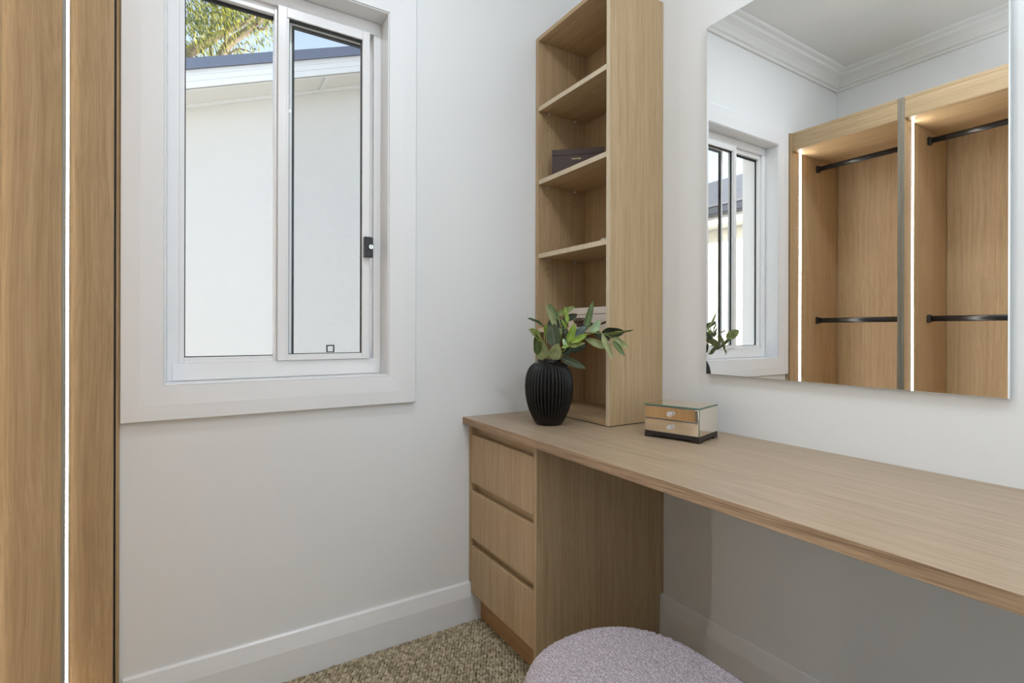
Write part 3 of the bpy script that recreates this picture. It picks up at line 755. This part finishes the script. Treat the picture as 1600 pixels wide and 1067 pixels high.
# ------------------------------------------------------------------ carpet pile (loops nobody could count)
px_, py_ = .0118, .0098
xs = np.arange(-.16, 1.424, px_); ys = np.arange(.15, 1.719, py_)
gx, gy = np.meshgrid(xs, ys); gx = gx + (np.arange(len(ys))[:, None] % 2) * px_ * .5
cx_ = gx.ravel() + rng.normal(0, .0010, gx.size); cy_ = gy.ravel() + rng.normal(0, .0009, gx.size)
keep = (cx_ < 1.42)
cx_, cy_ = cx_[keep], cy_[keep]; nl = len(cx_)
ang_ = rng.normal(0, .35, nl); ht = rng.uniform(.0042, .0075, nl); sx = px_ * .53 * rng.uniform(.85, 1.15, nl); sy = py_ * .52 * rng.uniform(.85, 1.15, nl)
K = 7
tv = [(math.cos(k / K * 2 * math.pi), math.sin(k / K * 2 * math.pi), 0) for k in range(K)] + [(.82 * math.cos(k / K * 2 * math.pi), .82 * math.sin(k / K * 2 * math.pi), .62) for k in range(K)] + [(0, 0, 1)]
tv = np.array(tv)
vx_ = tv[None, :, 0] * sx[:, None]; vy_ = tv[None, :, 1] * sy[:, None]
VX = cx_[:, None] + vx_ * np.cos(ang_)[:, None] - vy_ * np.sin(ang_)[:, None]
VY = cy_[:, None] + vx_ * np.sin(ang_)[:, None] + vy_ * np.cos(ang_)[:, None]
VZ = -.0062 + tv[None, :, 2] * ht[:, None]
verts = np.stack([VX, VY, VZ], 2).reshape(-1, 3)
fq = []; 
for k in range(K): fq.append((k, (k + 1) % K, K + (k + 1) % K, K + k))
ft = [(K + k, K + (k + 1) % K, 2 * K) for k in range(K)]
base = np.arange(nl)[:, None, None] * (2 * K + 1)
Q = (np.array(fq)[None] + base).reshape(-1, 4); T_ = (np.array(ft)[None] + base).reshape(-1, 3)
cm = mat('woven_loop_carpet', (150, 134, 102), .95, spec=.1)
N, L, b = nodes(cm)
ge = N.new('ShaderNodeNewGeometry'); cr2 = N.new('ShaderNodeValToRGB'); cr2.color_ramp.elements[0].color = srgb(152, 140, 116); cr2.color_ramp.elements[1].color = srgb(210, 198, 172)
el = cr2.color_ramp.elements.new(.5); el.color = srgb(180, 167, 140)
L.new(ge.outputs['Random Per Island'], cr2.inputs[0])
tc = N.new('ShaderNodeTexCoord'); nz = N.new('ShaderNodeTexNoise'); nz.inputs['Scale'].default_value = 500; L.new(tc.outputs['Object'], nz.inputs['Vector'])
bp = N.new('ShaderNodeBump'); bp.inputs['Strength'].default_value = .4; bp.inputs['Distance'].default_value = .002; L.new(nz.outputs['Fac'], bp.inputs['Height']); L.new(bp.outputs[0], b.inputs['Normal'])
L.new(cr2.outputs[0], b.inputs['Base Color'])
cp_ = np_mesh('carpet_pile', verts, np.concatenate([Q.ravel(), T_.ravel()]), np.concatenate([np.full(len(Q), 4), np.full(len(T_), 3)]), cm, bpy.data.objects['floor'], True)
cp_['kind'] = 'stuff'

# ------------------------------------------------------------------ outdoors
gr = box('ground', -14, 16, 2.2, 30, -.6, -.3, bump(mat('concrete_ground', (150, 148, 142), .9), 20, .3), None, 0); gr['kind'] = 'structure'
m_rend = bump(mat('pale_grey_render', (217, 214, 211), .9, spec=.2), 90, .5, .004, 5)
m_white = mat('white_fascia_paint', (224, 225, 227), .45)
m_slate = bump(mat('slate_blue_roof_steel', (104, 113, 135), .42, .1), 60, .1)
m_soff = mat('soffit_board', (222, 221, 218), .6)
hs_ = thing('neighbour_house', 'pale rendered gable house with slate blue roof edge outside the window', 'house', (1.2, 6.5, -.3))
SL = .3663; x0, x1, xr_ = -2.4, 8.6, 4.2
def rake(z00, x): return z00 + SL * ((x if x <= xr_ else 2 * xr_ - x) + .041)
yw, yf = 6.42, 6.00
prism('gable_wall', [(x0 + .45, -.3), (x1 - .45, -.3), (x1 - .45, rake(3.45, x1 - .45)), (xr_, rake(3.45, xr_)), (x0 + .45, rake(3.45, x0 + .45))], 'y', yw, yw + .22, m_rend, hs_)
def rakeband(name, zlo, zhi, y0, y1, m, sections=((x0, xr_), (xr_, x1))):
    for a, b2 in sections:
        prism(name, [(a, rake(zlo, a)), (b2, rake(zlo, b2)), (b2, rake(zhi, b2)), (a, rake(zhi, a))], 'y', y0, y1, m, hs_)
for i in range(3):
    w = .1808 / 3
    rakeband('fascia_board', 3.4552 + i * w + (.006 if i else 0), 3.4552 + (i + 1) * w - .003, yf, yf + .02, m_white)
rakeband('fascia_backing', 3.457, 3.634, yf + .004, yf + .03, m_white)
rakeband('barge_capping', 3.636, 3.7403, yf - .03, yf + .12, m_slate)
rakeband('soffit_panel', 3.440, 3.452, yf + .031, yw - .001, m_soff, ((x0, -1.1), (-1.096, 1.296), (1.300, xr_), (xr_ + .003, x1)))
for jx in (-1.098, 1.298): prism('joint_strip', [(jx - .02, rake(3.428, jx - .02)), (jx + .02, rake(3.428, jx + .02)), (jx + .02, rake(3.4395, jx + .02)), (jx - .02, rake(3.4395, jx - .02))], 'y', yf + .032, yw - .045, m_white, hs_)
rakeband('eave_moulding', 3.405, 3.4390, yw - .04, yw - .001, m_white)
rakeband('roof', 3.66, 3.70, yf + .13, 11.2, m_slate)
box('side_wall', x0 + .45, x0 + .65, yw + .23, 10.8, -.3, rake(3.45, x0 + .45), m_rend, hs_, 0)

h2 = thing('adjoining_house', 'sunlit white house wing with dark gutter, seen through window in mirror', 'house', (-4.6, 4.2, -.3))
m_sunw = bump(mat('white_render', (235, 234, 228), .9, spec=.2), 90, .3, .004, 4)
wxx = -4.2
box('front_wall', wxx - .2, wxx, 2.6, 7.8, -.3, 2.70, m_sunw, h2, 0)
box('soffit_board', wxx - .0, wxx + .40, 2.3, 8.1, 2.672, 2.684, m_soff, h2, 0)
box('fascia_board', wxx + .40, wxx + .425, 2.3, 8.1, 2.66, 2.80, m_white, h2, 0)
gpts = [(wxx + .427, 2.78), (wxx + .53, 2.78), (wxx + .545, 2.80), (wxx + .545, 2.885), (wxx + .556, 2.895), (wxx + .556, 2.905), (wxx + .535, 2.905), (wxx + .535, 2.80), (wxx + .437, 2.80), (wxx + .437, 2.905), (wxx + .427, 2.905)]
m_gut = mat('dark_grey_gutter', (66, 70, 78), .35, .2)
prism('gutter', gpts, 'y', 2.3, 8.1, m_gut, h2)
prism('roof', [(wxx + .50, 2.91), (wxx + .50, 2.94), (wxx - 3.0, 4.45), (wxx - 3.0, 4.40)], 'y', 2.3, 8.1, mat('grey_roof_tiles', (104, 106, 112), .7), h2)

# eucalyptus beyond the neighbour's roof
tr = thing('gum_tree', 'sunlit gum tree with slender yellow-green leaves beyond the neighbour roof', 'tree', (-2.6, 13.5, -.3))
bark = bump(mat('gum_bark', (150, 134, 118), .85), 30, .5, .01)
TY = 13.0
def tp(px, py, dy=0):
    y = TY + dy
    r = (px - 800.2) / 808.2; u = -(py - 517.1) / 808.2
    d = FW + RT * r
    k = y / d.y
    return Vector((d.x * k, y, 1.08 + u * k))
tb = [((-2.6, 13.5, -.3), .24), ((-2.3, 13.4, 2.5), .20), ((-1.6, 13.2, 4.6), .17)]
tube('trunk', [p for p, r in tb] + [tp(285, 88)], [.24, .20, .16, .13], bark, tr, 10)
tube('branch', [tp(285, 88), tp(297, 80), tp(316, 70), tp(333, 60), tp(352, 50), tp(372, 42), tp(392, 28), tp(410, 8), tp(430, -20)], [.13, .12, .105, .09, .075, .065, .055, .045, .03], bark, tr, 8)
tube('branch', [(-1.2, 13.3, 3.0), tp(338, 110, .2), tp(345, 88, .2), tp(353, 74, .2), tp(368, 60, .2), tp(386, 50, .2), tp(399, 38, .2), tp(410, 28, .2), tp(418, 18, .2), tp(436, -10, .2), tp(450, -50, .2)], [.13, .105, .10, .095, .09, .085, .08, .07, .06, .05, .03], bark, tr, 8)
tube('branch', [tp(399, 38, .2), tp(404, 47, .2), tp(413, 45, .2), tp(420, 34, .2), tp(428, 24, .2)], [.04, .035, .03, .025, .015], bark, tr, 6)
tube('branch', [tp(348, 88, .2), tp(362, 82, .2), tp(374, 77, .2), tp(386, 80, .2), tp(400, 86, .2)], [.025, .022, .018, .014, .01], bark, tr, 6)
tube('branch', [tp(352, 74, .1), tp(351, 55, .1), tp(349, 36, .1), tp(346, 10, .1), tp(344, -30, .1)], [.035, .03, .028, .025, .02], bark, tr, 6)
tube('branch', [tp(328, 100, .3), tp(328, 60, .3), tp(331, 30, .3), tp(333, -10, .3)], [.035, .03, .025, .02], bark, tr, 6)
# drooping leaves in clumps along the branches
cl = []
for _ in range(120):
    px = rng.uniform(235, 440); py = rng.uniform(-170, 96)
    top_ = 100 - 20
    if px > 395 and py > 66: continue
    if px > 425 and py > 55: continue
    cl.append((px, py, rng.uniform(-.9, 1.2), rng.uniform(.25, .5)))
cl += [(rng.uniform(288, 420), rng.uniform(-5, 62), rng.uniform(-.8, .8), rng.uniform(.22, .4)) for _ in range(48)]
cl += [(rng.uniform(456, 466), rng.uniform(78, 84), 0, .10) for _ in range(2)]
lv = []
for px, py, dy, rad in cl:
    c = np.array(tp(px, py, dy)); k = int(50 * (rad / .35) ** 2) if rad > .15 else 14
    pos = c + rng.normal(0, rad * .5, (k, 3)) * np.array([1, 1, .8])
    lv.append(pos)
lv = np.vstack(lv); nlf = len(lv)
dirs = np.column_stack([rng.normal(.35, .35, nlf), rng.normal(0, .4, nlf), -np.abs(rng.normal(.8, .3, nlf))]); dirs /= np.linalg.norm(dirs, axis=1, keepdims=True)
side = np.cross(dirs, rng.normal(0, 1, (nlf, 3))); side /= np.linalg.norm(side, axis=1, keepdims=True)
ln = rng.uniform(.09, .17, nlf)[:, None]; wdt = rng.uniform(.010, .017, nlf)[:, None]
A = lv; B_ = lv + dirs * ln * .45 + side * wdt; C_ = lv + dirs * ln; D_ = lv + dirs * ln * .45 - side * wdt
verts = np.stack([A, B_, C_, D_], 1).reshape(-1, 3)
lm = mat('gum_leaf', (150, 158, 70), .5)
N, L, b = nodes(lm)
ge = N.new('ShaderNodeNewGeometry'); cr3 = N.new('ShaderNodeValToRGB'); e0 = cr3.color_ramp.elements
e0[0].color = srgb(66, 80, 46); e0[1].color = srgb(226, 214, 96); x_ = e0.new(.5); x_.color = srgb(134, 144, 70)  # dark end of the ramp paints in leaves lying in shade
L.new(ge.outputs['Random Per Island'], cr3.inputs[0]); L.new(cr3.outputs[0], b.inputs['Base Color'])
tl = N.new('ShaderNodeBsdfTranslucent'); mxs = N.new('ShaderNodeMixShader'); mxs.inputs[0].default_value = .45
L.new(cr3.outputs[0], tl.inputs[0]); L.new(b.outputs[0], mxs.inputs[1]); L.new(tl.outputs[0], mxs.inputs[2]); L.new(mxs.outputs[0], N['Material Output'].inputs['Surface'])
fo_ = np_mesh('foliage', verts - np.array(tr.location), np.arange(nlf * 4), np.full(nlf, 4), lm, tr)
fo_['kind'] = 'stuff'
